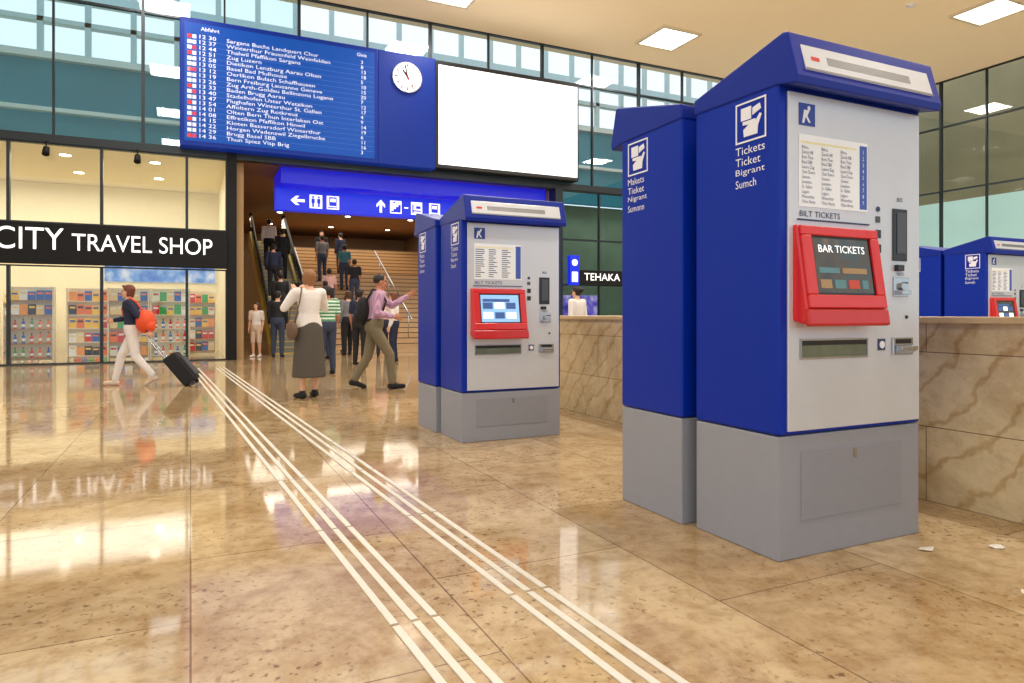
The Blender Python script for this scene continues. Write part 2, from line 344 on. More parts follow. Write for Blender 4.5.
pn=emp('clock_panel',(4.43,17.55,5.05),0,'plain deep blue panel carrying the station clock','panel')
fin('panel_face',MB().box(0,1.58,0,.42,0,3.0),boarddark,pn,.02)
ck=emp('station_clock',(5.2,17.54,7.4),0,'round white station clock with black hands','clock')
def disc(mb,r,y0,y1,m=0,seg=40): mb.cyl((0,y0,0),(0,y1,0),r,r,seg,m); return mb
fin('clock_rim',disc(MB(),.41,-.06,0),steel,ck,.01)
fin('clock_face',disc(MB(),.375,-.066,-.06),whitee,ck)
mb=MB()
for i in range(60):
    T=Matrix.Rotation(2*math.pi*i/60,4,'Y'); L_=.1 if i%5==0 else .03; w=.015 if i%5==0 else .005
    mb.box(-w,w,-.069,-.066,.355-L_,.355,T=T)
fin('clock_ticks',mb,black,ck)
for nm,a,l,w in(('hour_hand',-35,.22,.026),('minute_hand',-12,.33,.02)):
    fin(nm,MB().box(-w,w,-.074,-.07,-.07,l,T=Matrix.Rotation(math.radians(a),4,'Y')),black,ck)
mb=MB(); T=Matrix.Rotation(math.radians(150),4,'Y'); mb.box(-.005,.005,-.079,-.076,-.08,.24,T=T); mb.sph(T@V((0,-.078,.24)),(.03,.004,.03)); fin('second_hand',mb,red,ck)
sc=emp('projection_screen',(6.01,17.55,5.1),0,'large blank white advertising screen with a dark frame','screen')
fin('screen_case',MB().box(0,4.5,0,.42,0,2.9),dark,sc,.02)
fin('screen_surface',MB().box(.08,4.44,-.012,0,.10,2.80),scrw,sc)
# ------------------------------------------------------------------ passage signage
bk=emp('bulkhead_light',(2.1,18.32,4.5),0,'deep blue illuminated bulkhead over the passage','light panel')
fin('bulkhead_panel',MB().box(0,7.7,0,1.6,0,.419),glowblue,bk)
ps=emp('direction_sign',(2.0,18.8,3.86),0,'long blue hanging direction sign with white arrows and pictograms','sign')
fin('sign_box',MB().box(0,5.2,0,.2,0,.6),signblue,ps,.015)
for xx in(.6,4.6): fin('hanger_rod',MB().cyl((xx,.1,.6),(xx,.1,.64),.02),steel,ps)
def arrow(T,m=0,mb=None):
    mb.prism([(-.035,-.18),(.035,-.18),(.035,.05),(.12,-.04),(.12,.05),(0,.18),(-.12,.05),(-.12,-.04),(-.035,.05)],-.004,0,'z',T=T,m=m)
def TT(x,z,rot=0): return Matrix.Translation((x,-.001,z))@Matrix.Rotation(math.pi/2,4,'X')@Matrix.Rotation(rot,4,'Z')
mb=MB(); arrow(TT(.58,.29,math.pi/2),mb=mb); fin('arrow',mb,whitee,ps)
mb=MB(); arrow(TT(2.82,.29,0),mb=mb); fin('arrow',mb,whitee,ps)
def pict(x,kind):
    mb=MB(); mb.box(x-.165,x+.165,-.005,0,.11,.47,0)
    if kind=='people':
        for dx in(-.075,.075):
            mb.sph((x+dx,-.006,.41),(.03,.003,.03),1); mb.box(x+dx-.045,x+dx+.045,-.009,-.005,.24,.37,1); mb.box(x+dx-.025,x+dx+.025,-.009,-.005,.14,.24,1)
    elif kind=='train':
        mb.box(x-.1,x+.1,-.009,-.005,.2,.44,1); mb.box(x-.07,x+.07,-.012,-.009,.31,.4,0); mb.box(x-.13,x+.13,-.009,-.005,.14,.17,1)
    elif kind=='stairs':
        for i in range(4): mb.box(x-.14+i*.07,x-.07+i*.07,-.009,-.005,.14,.18+i*.06,1)
        mb.sph((x-.05,-.006,.42),(.03,.003,.03),1)
    else:
        mb.box(x-.13,x+.13,-.009,-.005,.2,.24,1); mb.box(x-.13,x-.09,-.009,-.005,.15,.4,1); mb.box(x-.02,x+.12,-.009,-.005,.28,.36,1)
    fin('pictogram',mb,[whitee,signblue],ps)
pict(1.05,'people'); pict(1.50,'train'); pict(3.25,'stairs'); pict(3.86,'bed'); pict(4.40,'train')
fin('dash',MB().box(3.50,3.61,-.005,0,.27,.31),whitee,ps)
e=emp('shop_sign',(10.75,FY-.08,2.05),0,'black fascia sign with white capital letters on the glazed unit','sign')
fin('sign_band',MB().box(-.1,3.6,-.12,.02,0,.42),black,e,.01)
text('sign_letters','TEHAKA',whitee,e,(.1,-.125,.11),RF,w=1.3,h=.22)
e=emp('blade_sign',(10.3,FY-.2,2.0),0,'small blue vertical sign with white symbols','sign')
fin('sign_box',MB().box(0,.32,-.1,.07,0,.9),signblue,e,.01)
mb=MB(); mb.sph((.16,-.1,.68),(.1,.01,.1)); mb.box(.06,.26,-.11,-.1,.1,.4); fin('symbol',mb,whitee,e)
e=emp('shop_poster',(11.0,20.98,.6),0,'purple illuminated poster inside the glazed unit','poster')
fin('poster_panel',MB().box(0,2.4,-.04,0,0,1.2),emnoise('poster_purple',[(.35,c(50,40,150)),(.5,c(120,100,210)),(.65,c(230,200,240))],2,.8),e)
# ------------------------------------------------------------------ escalator & stairs
ex0,ex1=2.0,3.3; ey0,ey1=20.3,27.4; ez=4.0
es_=emp('escalator',((ex0+ex1)/2,ey0,0),0,'ascending escalator with glass sides and black handrails','escalator')
hw=(ex1-ex0)/2; mb=MB(); n=26
for i in range(n):
    y0=i*(ey1-ey0)/n; y1=(i+1)*(ey1-ey0)/n; z=(i)*ez/n
    mb.box(-hw+.12,hw-.12,y0,y1,max(0,z-.3),z+.02,0); mb.box(-hw+.12,hw-.12,y0-.002,y0+.02,z+.0,z+.024,1)
fin('step_band',mb,[M('step_metal',c(150,148,140),.4,metal=.4),M('step_yellow',c(235,200,60),.5)],es_)
for sx in(-1,1):
    a=sx*(hw-.06)
    fin('balustrade',MB().prism([(-.5,.25),(0,.25),(ey1-ey0,ez+.25),(ey1-ey0+.6,ez+.25),(ey1-ey0+.6,ez+.9),(ey1-ey0,ez+.9),(0,.9),(-.5,.9)],a-.01,a+.01),glass('balustrade_glass_%d'%sx,(.85,.9,.65),.06),es_)
    fin('skirt_panel',MB().prism([(-.6,0),(.1,0),(ey1-ey0,ez-.35),(ey1-ey0+.6,ez-.35),(ey1-ey0+.6,ez+.25),(ey1-ey0,ez+.25),(0,.25),(-.6,.25)],a-.05,a+.05),M('skirt_gold_%d'%sx,c(205,180,90),.35,metal=.3),es_)
    mb=MB(); pts=[(a,-.45,.3),(a,-.6,.55),(a,-.5,.9),(a,0,.92),(a,ey1-ey0,ez+.92),(a,ey1-ey0+.5,ez+.92)]
    for p,q in zip(pts[:-1],pts[1:]): mb.limb(p,q,.04,.04)
    fin('handrail',mb,black,es_,smooth=True)
st=emp('staircase',(3.5,22,0),0,'broad beige stone staircase','staircase')
pts=[(0,0)]; n=16
for i in range(n): pts+= [(i*.32,(i+1)*.17),((i+1)*.32,(i+1)*.17)]
pts+=[(6.5,n*.17),(6.5,0)]
fin('stair_flight',MB().prism(pts,0,6.35),M('stair_stone',c(196,164,120),.4,ns=5,var=.1),st)
nz=MB()
for i in range(n): nz.box(.01,6.34,i*.32-.003,i*.32+.05,(i+1)*.17-.03,(i+1)*.17+.003)
fin('stair_nosing',nz,M('nosing_dark',c(104,80,54),.5),st)
for xx in(.1,3.2,6.25):
    mb=MB(); mb.limb((xx,0,.95),(xx,5.12,3.67),.025,.025)
    for i in(1,5,9,13): mb.cyl((xx,i*.32+.1,(i+1)*.17),(xx,i*.32+.1,(i*.32+.1)*.531+.95),.015)
    fin('handrail',mb,steel,st,smooth=True)
st2=emp('staircase',(3.5,28.52,0),0,'upper flight of beige stone stairs','staircase')
pts=[(0,0)]; n=8
for i in range(n): pts+= [(i*.34,2.72+(i+1)*.17),((i+1)*.34,2.72+(i+1)*.17)]
pts+=[(5.4,2.72+n*.17),(5.4,0)]
fin('stair_flight',MB().prism(pts,0,6.35),M('stair_stone_b',c(186,148,100),.4,ns=5,var=.1),st2)
nz=MB()
for i in range(n): nz.box(.01,6.34,i*.34-.003,i*.34+.05,2.72+(i+1)*.17-.03,2.72+(i+1)*.17+.003)
fin('stair_nosing',nz,M('nosing_dark_b',c(104,80,54),.5),st2)
# ------------------------------------------------------------------ parapet
pp=emp('parapet_wall',(3.95,-1,0),0,'low golden marble parapet wall with smooth cap','low wall')
fin('wall_body',MB().box(0,.32,0,11,0,1.05),parm,pp)
fin('wall_cap',MB().box(-.02,.34,-.02,11.02,1.05,1.09),M('cap_stone',c(212,184,136),.25,ns=8,var=.15),pp,.006)
pp=emp('parapet_wall',(4.27,9.68,0),0,'low golden marble parapet wall return','low wall')
fin('wall_body',MB().box(.03,3.4,0,.32,0,1.05),parm,pp)
fin('wall_cap',MB().box(.03,3.42,-.02,.34,1.05,1.09),M('cap_stone_b',c(212,184,136),.25,ns=8,var=.15),pp,.006)
# ------------------------------------------------------------------ tactile strips
ang=math.radians(2.9)
for base in((.737,2.195),(1.222,2.253)):
    for off in(-.075,0,.075):
        mb=MB(); y=-3.4
        while y<13.2:
            mb.box(-.014,.014,y,y+1.17,.0005,.005); y+=1.19
        o=fin('tactile_strip',mb,strip)
        o.location=(base[0]+off*math.cos(ang),base[1]+off*math.sin(ang),0); o.rotation_euler=(0,0,ang)
        tag(o,'raised white tactile guide strip set in the stone floor','tactile strip','tactile guide strips')
# ------------------------------------------------------------------ ceiling lamps
lightmats=M('lamp_frame',c(225,215,190),.5)
for X in(-.6,5.9,12.6,19.2):
    for Y in(16.0,10.9,5.8,.7):
        e=emp('ceiling_light',(X,Y,CZ),0,'square warm ceiling light panel','ceiling light','square ceiling lights')
        mb=MB(); a=.68; b=.6
        mb.box(-a,a,-a,-b,-.07,0);mb.box(-a,a,b,a,-.07,0);mb.box(-a,-b,-b,b,-.07,0);mb.box(b,a,-b,b,-.07,0)
        fin('lamp_frame',mb,lightmats,e); fin('lamp_diffuser',MB().box(-b,b,-b,b,-.05,0),lamp,e)
        l=bpy.data.lights.new('lamp','AREA'); l.shape='SQUARE'; l.size=1.15; l.energy=150; l.color=(1,.965,.91)
        lo=bpy.data.objects.new('lamp_light',l); S.collection.objects.link(lo); lo.parent=e; lo.location=(0,0,-.09)
e=emp('smoke_detector',(17.0,11.6,CZ),0,'small round white smoke detector','smoke detector')
mb=MB(); mb.cyl((0,0,0),(0,0,-.04),.12,.11); mb.cyl((0,0,-.04),(0,0,-.08),.07,.05); fin('detector_body',mb,white,e)
def area(loc,sx,sy,en,col,rot=(0,0,0)):
    l=bpy.data.lights.new('area','AREA'); l.shape='RECTANGLE'; l.size=sx; l.size_y=sy; l.energy=en; l.color=col
    o=bpy.data.objects.new('area_light',l); S.collection.objects.link(o); o.location=loc; o.rotation_euler=rot; return o
area((-4,20.6,4.8),8,3.5,300,(1,.96,.84))
area((5.5,21,4.4),7,2,190,(1,.92,.8)); area((5.5,28,4.8),7,5,240,(1,.9,.74)); area((14,19.6,4.6),6,1.6,90,(1,.85,.6))
dm=M('downlight_glow',(1,.95,.8),.5,es=8,ecol=(1,.93,.78))
for X in(-6.5,-4.6,-2.7,-.8):
    for Y in(19.2,21.4):
        e=emp('downlight',(X,Y,4.92),0,'round recessed shop downlight','ceiling light','downlights in the shop')
        fin('lamp_lens',MB().cyl((0,0,0),(0,0,-.02),.12),dm,e); fin('lamp_ring',MB().cyl((0,0,0),(0,0,-.012),.15),steel,e)
for X in(3.0,5.5,8.0):
    for Y in(20.6,23,26.5,30):
        e=emp('downlight',(X,Y,4.92),0,'small recessed passage downlight','ceiling light','downlights in the passage')
        fin('lamp_lens',MB().cyl((0,0,0),(0,0,-.02),.1),dm,e); fin('lamp_ring',MB().cyl((0,0,0),(0,0,-.012),.13),steel,e)

# ------------------------------------------------------------------ ticket machines
def side_icon(e,side,W,fz):
    s=.19
    if side<0: T=Matrix.Translation((-.0015,.07+s,fz(1.91)))@Euler(RLs).to_matrix().to_4x4()
    else: T=Matrix.Translation((W+.0015,.07,fz(1.91)))@Euler(RRs).to_matrix().to_4x4()
    mb=MB(); t=.008
    for b in((0,s,0,t),(0,s,s-t,s),(0,t,t,s-t),(s-t,s,t,s-t)): mb.box(b[0],b[1],b[2],b[3],-.001,.001,T=T)
    P=lambda pts: mb.prism([(p[0]*s,p[1]*s) for p in pts],-.001,.001,'z',T=T)
    P([(.18,.55),(.52,.55),(.52,.86),(.18,.86)]); P([(.56,.62),(.84,.72),(.80,.86),(.56,.80)])
    P([(.28,.14),(.72,.14),(.74,.34),(.86,.58),(.80,.62),(.66,.46),(.66,.52),(.24,.52),(.24,.44),(.44,.42),(.26,.32)])
    fin('ticket_pictogram',mb,white,e)
hoodm=M('hood_panel_mat',c(214,217,222),.2,es=.18,metal=.3,var=.12,ns=5)  # light grey hood panel, no lamp; faint glow stands in for its reflection
def machine(loc,rz,hs,hp,words,scr,stext,label,detail):
    W,D=.968,.55; k=(hp-hs)/(2.345-.56); fz=lambda z: hs+(z-.56)*k
    e=emp('ticket_machine',loc,rz,label,'ticket machine','railway ticket machines')
    mb=MB(); mb.box(.003,W-.003,.003,D-.003,0,hs-.004); fin('machine_base',mb,bgrey,e,.006)
    fin('base_panel',MB().box(.14,.83,-.002,.004,hs*.3,hs*.86),bgrey2,e,.002)
    mb=MB(); mb.cyl((.49,-.006,hs*.80),(.49,.0,hs*.80),.012); mb.box(.478,.502,-.004,.001,hs*.76,hs*.84); fin('lock',mb,steel,e)
    fin('cabinet',MB().box(0,W,0,D,hs,fz(2.15)),blue,e,.014,seg=3)
    fin('roof',MB().prism([(D+.004,fz(2.13)),(D+.004,fz(2.205)),(-.03,fz(2.345)),(-.055,fz(2.338)),(-.108,fz(2.135)),(-.10,fz(2.10)),(.0,fz(2.12))],-.006,W+.006),blued,e,.008)
    a=V((0,-.060,fz(2.31))); b=V((0,-.103,fz(2.16))); up=(a-b); Lb=up.length; up.normalize(); nx=V((1,0,0)); nn=nx.cross(up).normalized()
    Th=Matrix(((1,up.x,nn.x,0),(0,up.y,nn.y,b.y),(0,up.z,nn.z,b.z),(0,0,0,1)))
    fin('hood_panel',MB().box(.055,W-.055,Lb*.04,Lb*.84,-.006,.004,T=Th),hoodm,e,.003)
    mb=MB(); mb.box(.055,W-.055,Lb*.04,Lb*.10,.003,.0055,T=Th); mb.box(.20,.76,Lb*.30,Lb*.56,.003,.005,T=Th)
    fin('hood_marking',mb,M('hood_grey',c(160,164,170),.25,metal=.5),e)
    fin('hood_logo',MB().box(.10,.15,Lb*.36,Lb*.48,.0035,.0055,T=Th),red,e)
    fin('front_panel',MB().box(.048,W-.022,-.012,0,hs+.018,fz(2.10)),panelm,e,.004)
    y0=-.013
    mb=MB(); mb.box(.11,.21,y0-.002,y0,fz(1.955),fz(2.055),0)
    T=Matrix.Translation((.16,y0-.002,fz(2.005)))@Matrix.Rotation(math.pi/2,4,'X')
    mb.sph((.17,y0-.003,fz(2.035)),(.010,.0015,.010),1); mb.prism([(-.02,.02),(.015,.02),(.0,-.005),(.02,-.035),(.008,-.035),(-.01,-.01),(-.02,-.04),(-.032,-.04)],0,.0015,'z',m=1,T=T)
    fin('pictogram_sign',mb,[M('picto_blue',c(40,70,160),.5),white],e)
    fin('notice_sheet',MB().box(.11,.56,y0-.002,y0,fz(1.59),fz(1.915)),paper,e)
    mb=MB(); mb.box(.12,.48,y0-.0030,y0-.002,fz(1.875),fz(1.885),0); mb.box(.505,.555,y0-.003,y0-.002,fz(1.60),fz(1.90),1)
    fin('notice_highlight',mb,[yell,M('notice_blue',c(70,100,190),.6)],e)
    if detail:
        col="Billete\nZurich HB\nBern Thun\nBasel SBB\nLuzern Zug\nChur Davos\nGeneve\nLausanne\nSt. Gallen\nLugano\nWinterthur\nOlten Aarau"
        for i in range(3): text('notice_text',col,ink,e,(.124+i*.125,y0-.004,fz(1.605)),RF,w=.085,h=.26*k,res=1)
        text('notice_text',"1\n2\n3\n4\n5\n6\n7\n8\n9",white,e,(.522,y0-.004,fz(1.62)),RF,w=.012,h=.26*k,res=1)
    else:
        mb=MB(); r=random.Random(4)
        for i in range(14):
            z=fz(1.61+i*.019)
            for q in range(3): mb.box(.12+q*.125,.12+q*.125+r.uniform(.04,.09),y0-.004,y0-.003,z,z+.006)
        fin('notice_text',mb,ink,e)
    fin('notice_edge',MB().box(.10,.57,y0-.006,y0,fz(1.527),fz(1.533)),ink,e)
    text('panel_text','BILT TICKETS',ink,e,(.115,y0-.001,fz(1.545)),RF,w=.26,h=.026)
    # touch screen housing
    X0,X1=.075,.585; pd=.092
    zt,zb,zl=fz(1.50),fz(1.125),fz(1.055)
    fin('screen_housing',MB().prism([(0,zt+.008),(-.035,zt),(-pd,zb),(-pd+.02,zl),(0,zl+.02)],X0,X1),red,e,.012,seg=3)
    a=V((0,-.035,zt)); b=V((0,-pd,zb)); up=(a-b); Ls=up.length; up.normalize(); nn=V((1,0,0)).cross(up).normalized()
    if nn.y>0: nn=-nn
    Tm=Matrix(((1,up.x,nn.x,0),(0,up.y,nn.y,b.y),(0,up.z,nn.z,b.z),(0,0,0,1)))
    xa,xb,va,vb=X0+.065,X1-.06,Ls*.17,Ls*.88
    mb=MB(); mb.box(X0+.004,X1-.004,.004,va,0,.016,T=Tm);mb.box(X0+.004,X1-.004,vb,Ls-.002,0,.016,T=Tm);mb.box(X0+.004,xa,va,vb,0,.016,T=Tm);mb.box(xb,X1-.004,va,vb,0,.016,T=Tm)
    fin('screen_bezel',mb,red,e,.005)
    fin('bezel_lip',MB().box(X0-.006,X1+.008,-.075,.003,-.02,.012,T=Tm),redd,e,.01)
    fin('screen_edge',MB().box(xa-.001,xb+.001,va-.001,vb+.001,.0,.003,T=Tm),dark,e)
    fin('touch_screen',MB().box(xa+.012,xb-.012,va+.010,vb-.010,.003,.005,T=Tm),scr,e)
    if stext:
        o=text('screen_text',stext,whitee,e,(0,0,0),(0,0,0),w=.30,h=.034); o.matrix_local=Tm@Matrix.Translation((xa+.04,vb-.075,.008))
        mb=MB()
        for i,(u0,v0,u1,v1,q) in enumerate(((.03,.03,.10,.07,0),(.12,.03,.19,.07,1),(.21,.03,.28,.07,2),(.03,.10,.16,.125,1),(.18,.10,.34,.125,0),(.30,.03,.34,.07,1))):
            mb.box(xa+u0,xa+u1,va+v0,va+v1,.005,.007,m=q,T=Tm)
        fin('screen_buttons',mb,[M('menu_tan',c(150,120,80),.4,es=.3),M('menu_teal',c(80,120,125),.4,es=.3),M('menu_red',c(180,60,40),.4,es=.3)],e)
    else:
        mb=MB(); mb.box(xa+.03,xb-.1,vb-.07,vb-.045,.005,.007,m=1,T=Tm)
        for i in range(3):
            for j in range(2): mb.box(xa+.03+i*.11,xa+.12+i*.11,va+.04+j*.085,va+.095+j*.085,.005,.007,m=(i+j)%2,T=Tm)
        fin('screen_buttons',mb,[whitee,M('screen_btn',c(60,90,150),.4,es=.5)],e)
    mb=MB(); x0,x1,z0,z1=.115,.56,fz(.90),fz(.992); t=.008
    mb.box(x0,x1,y0-.006,y0,z0,z0+t);mb.box(x0,x1,y0-.006,y0,z1-t,z1);mb.box(x0,x0+t,y0-.006,y0,z0+t,z1-t);mb.box(x1-t,x1,y0-.006,y0,z0+t,z1-t)
    fin('tray_frame',mb,steel,e); fin('tray_flap',MB().box(x0+t,x1-t,y0-.002,y0,z0+t,z1-t),scrtray,e)
    fin('tray_shadow_strip',MB().box(x0+t,x1-t,y0-.003,y0-.002,z1-.03,z1-t),dark,e)  # dark strip painted as shade under the frame's upper edge
    fin('note_slot',MB().box(.74,.845,y0-.006,y0,fz(1.365),fz(1.62)),[dark],e,.006)
    fin('note_slot_inner',MB().box(.765,.83,y0-.010,y0-.005,fz(1.40),fz(1.60)),M('slot_grey',c(70,72,78),.3),e,.003)
    text('panel_text','BIS',ink,e,(.775,y0-.002,fz(1.655)),RF,w=.04,h=.02)
    fin('coin_symbol',MB().box(.62,.655,y0-.003,y0,fz(1.47),fz(1.51)),dark,e)
    fin('note_symbol',MB().box(.62,.65,y0-.003,y0,fz(1.545),fz(1.575)),M('symbol_grey',c(80,84,96),.5),e)
    fin('card_symbol',MB().cyl((.636,y0-.003,fz(1.61)),(.636,y0,fz(1.61)),.013),ink,e)
    mb=MB(); mb.box(.62,.655,y0-.004,y0,fz(1.40),fz(1.44)); fin('coin_slot',mb,dark,e)
    mb=MB(); mb.box(.755,.805,y0-.02,y0,fz(1.315),fz(1.345)); fin('card_button',mb,dark,e,.003)
    mb=MB(); mb.box(.745,.86,y0-.004,y0,fz(1.19),fz(1.285)); mb.cyl((.80,y0-.02,fz(1.24)),(.80,y0,fz(1.24)),.018); mb.box(.765,.835,y0-.035,y0,fz(1.20),fz(1.22)); fin('card_reader',mb,steel,e,.002)
    mb=MB(); mb.box(.81,.85,y0-.006,y0-.004,fz(1.255),fz(1.262)); fin('card_slot',mb,dark,e)
    text('panel_text','INFO',ink,e,(.775,y0-.002,fz(1.293)),RF,w=.05,h=.016)
    fin('keyhole',MB().cyl((.845,y0-.004,fz(1.09)),(.845,y0,fz(1.09)),.009),dark,e)
    mb=MB(); mb.box(.635,.685,y0-.004,y0,fz(.93),fz(.985),0); mb.cyl((.66,y0-.007,fz(.957)),(.66,y0-.003,fz(.957)),.018,m=1); fin('help_button',mb,[ink,white],e)
    mb=MB(); mb.box(.735,.885,y0-.01,y0,fz(.905),fz(.99)); mb.prism([(y0-.01,fz(.91)),(y0-.045,fz(.93)),(y0-.045,fz(.95)),(y0-.01,fz(.955))],.75,.87); fin('coin_tray',mb,steel,e,.003)
    fin('coin_tray_slot',MB().box(.755,.865,y0-.013,y0-.009,fz(.96),fz(.982)),dark,e)
    for sd in(-1,1):
        side_icon(e,sd,W,fz)
        for i,w_ in enumerate(words):
            z=fz(1.855-i*.052); ww=.026*len(w_)*k
            if sd<0: text('side_text',w_,white,e,(-.002,.07+.19,z),RLs,w=ww,h=.038)
            else: text('side_text',w_,white,e,(W+.002,.07,z),RRs,w=ww,h=.038)
    return e
w1=["Tickets","Ticket","Bigrant","Sumch"]; w2=["Makets","Tieket","Nigrant","Sumonn"]
machine((2.358,2.222,0),0,.56,2.345,w1,scrd,'BAR TICKETS','blue ticket machine with silver front, red screen housing and grey base',True)
machine((2.325+.968,3.39,0),math.pi,.56,2.345,w2,scrd,None,'blue ticket machine standing back to back with another, side lettering visible',False)
machine((2.10,5.45,0),0,.43,2.13,w1,scrb,None,'blue ticket machine with bright blue screen in a red housing',False)
machine((2.07+.968,6.6,0),math.pi,.43,2.13,w2,scrd,None,'blue ticket machine standing back to back with another, side lettering visible',False)
machine((9.5,5.45,0),0,.43,2.14,w1,scrd,None,'blue ticket machine beyond the marble parapet, red screen housing',False)
machine((9.5+.968,6.6,0),math.pi,.43,2.14,w2,scrd,None,'blue ticket machine beyond the marble parapet, seen from its side',False)

# ------------------------------------------------------------------ litter
pap=M('litter_paper',c(235,230,220),.8)
for i,(x,y) in enumerate([(3.12,2.05),(3.45,1.93),(3.0,1.55)]):
    mb=MB(); r=random.Random(i); pts=[]
    for q in range(7):
        a=q/7*2*math.pi; rr=.03*r.uniform(.6,1.2); pts.append(V((rr*math.cos(a)*1.5,rr*math.sin(a),r.uniform(.001,.012))))
    cv=mb.bm.verts.new((0,0,.012)); vs=[mb.bm.verts.new(p) for p in pts]
    for q in range(7): mb.face([cv,vs[q],vs[(q+1)%7]])
    o=fin('paper_scrap',mb,pap); o.location=(x,y,0); tag(o,'small crumpled scrap of white paper on the floor','litter','paper scraps')

# ------------------------------------------------------------------ people
skinA=M('skin_light',c(226,176,146),.55,var=.04); skinB=M('skin_tan',c(186,126,94),.55,var=.04)
hairm={'brown':M('hair_brown',c(80,50,32),.6,ns=60,var=.3),'dark':M('hair_dark',c(32,24,22),.6,ns=60,var=.3),'red':M('hair_red',c(110,56,36),.6,ns=60,var=.3),'blonde':M('hair_blonde',c(150,104,66),.6,ns=60,var=.25)}
eyem=M('eye_dark',c(30,22,20),.2); lipm=M('lips',c(170,90,84),.5)
cl={}
def cloth(k,col): cl[k]=M('cloth_'+k,col,.85,ns=40,var=.1,bump=.1); return cl[k]
cloth('white',c(236,230,226)); cloth('navy',c(34,40,66)); cloth('black',c(28,28,32)); cloth('khaki',c(122,112,88)); cloth('skirt',c(84,78,70)); cloth('jeans',c(52,62,84))
cloth('pink',c(196,150,176)); cloth('grey',c(120,120,124)); cloth('rose',c(214,170,160)); cloth('teal',c(60,120,130)); cloth('beige',c(220,200,180)); cloth('red',c(190,60,50))
cl['green']=stripes('cloth_green_stripe',c(60,140,90),c(220,235,220),5,'Z'); cl['lilac']=stripes('cloth_lilac_stripe',c(176,136,170),c(205,166,190),10,'X')
base={'pelvis':(0,0,.93),'chest':(0,0,1.27),'neck':(0,0,1.45),'head':(0,.02,1.585)}
for sd,sx in(('L',-1),('R',1)):
    base.update({'hip'+sd:(.09*sx,0,.90),'knee'+sd:(.10*sx,.02,.49),'ank'+sd:(.105*sx,-.02,.085),'toe'+sd:(.12*sx,.14,.03),'sh'+sd:(.175*sx,0,1.395),'el'+sd:(.215*sx,-.02,1.12),'wr'+sd:(.215*sx,.05,.875)})
def person(label,loc,rz,H,pose,top,sleeve,bottom,bmat,skin,hair,style,shoe,vox=.009,hy=0,hp=0,fem=False,curl=30,palm=None,hem=.28):
    s=H/1.7; J={k:V(v) for k,v in base.items()}
    for k,v in pose.items(): J[k]=V(v)
    e=emp('person',loc,rz,label,'person')
    def cen(z):
        P,C,N=J['pelvis'],J['chest'],J['neck']
        if z<=C.z: t=(z-P.z)/(C.z-P.z); q=P.lerp(C,max(t,-.3)) if t>=0 else P+(C-P)*t
        else: q=C.lerp(N,(z-C.z)/(N.z-C.z))
        return q.x,q.y
    tor=[(.82,.10,.085),(.88,.152,.112),(.95,.165,.118),(1.03,.148,.108),(1.12,.130 if not fem else .118,.098),(1.22,.145 if not fem else .13,.108),(1.32,.165 if not fem else .148,.112),(1.39,.16 if not fem else .145,.10),(1.43,.105,.08),(1.46,.06,.058)]
    def torso(mb,off,z0,z1,m=0):
        R=[]
        for z,rx,ry in tor:
            if z0-.001<=z<=z1+.001: x,y=cen(z); R.append((x,y,z,rx+off,ry+off))
        mb.loft(R,24,m)
    Sc=Matrix.Diagonal((s,s,s,1))
    def done(name,mb,mat,rem,sm=1,**k):
        bmesh.ops.transform(mb.bm,matrix=Sc,verts=mb.bm.verts[:]); return fin(name,mb,mat,e,remesh=rem,smooth=True,sm=sm,**k)
    b=MB(); torso(b,0,.8,1.47)
    for q in'LR':
        hip,kn,an,to=J['hip'+q],J['knee'+q],J['ank'+q],J['toe'+q]
        b.limb(hip,kn,.078,.050); cf=kn.lerp(an,.3)
        b.limb(kn,cf,.048,.053); b.limb(cf,an,.053,.034)
        fd=(to-an); fd.z=0
        if fd.length<.01: fd=V((0,.1,0))
        fd.normalize(); b.limb(an+V((0,0,-.03))-fd*.02,to-fd*.01,.034,.026)
        sh,el,wr=J['sh'+q],J['el'+q],J['wr'+q]
        b.limb(V(cen(1.38)+(1.385,)),sh,.06,.056); b.limb(sh,el,.052,.037); b.limb(el,el.lerp(wr,.3),.037,.038); b.limb(el.lerp(wr,.3),wr,.038,.024)
        d=(wr-el).normalized(); sx=-1 if q=='L' else 1
        n=V((-sx,0,0)) if palm is None else V(palm)
        n=(n-d*n.dot(d)); n=n.normalized() if n.length>.05 else d.orthogonal().normalized()
        sd=d.cross(n).normalized()
        if sd.y<0 and abs(sd.y)>.2: sd=-sd
        R=Matrix((sd,d,n)).transposed()
        b.sph(wr+d*.05,(.040,.055,.016),R=R); b.limb(wr-d*.01,wr+d*.03,.023,.022)
        for i,Lf in enumerate((.060,.078,.072,.068)):
            off=-.030+.020*i; p0=wr+d*.085+sd*off; ca=math.radians(curl*.5); cb=math.radians(curl*1.3)
            p1=p0+(d*math.cos(ca)+n*math.sin(ca))*Lf*.45; p2=p1+(d*math.cos(cb)+n*math.sin(cb))*Lf*.5
            b.limb(p0-d*.02,p1,.0092,.0088); b.limb(p1,p2,.0088,.0075)
        t0=wr+d*.03+sd*.028; t1=t0+(d*.7+sd*.6+n*.25).normalized()*.035; t2=t1+(d*.9+sd*.2+n*.35).normalized()*.028
        b.limb(t0,t1,.013,.011); b.limb(t1,t2,.011,.009)
    hd=J['head']; Rh=(Matrix.Rotation(math.radians(hy),3,'Z')@Matrix.Rotation(math.radians(hp),3,'X'))
    h=lambda x,y,z: hd+Rh@V((x,y,z))
    b.limb(J['neck']-V((0,0,.03)),h(0,-.02,-.06),.055,.05)
    b.sph(h(0,-.012,.025),(.074,.092,.092),R=Rh,seg=18,rn=12); b.sph(h(0,.022,-.045),(.054,.062,.066),R=Rh,seg=16,rn=10)
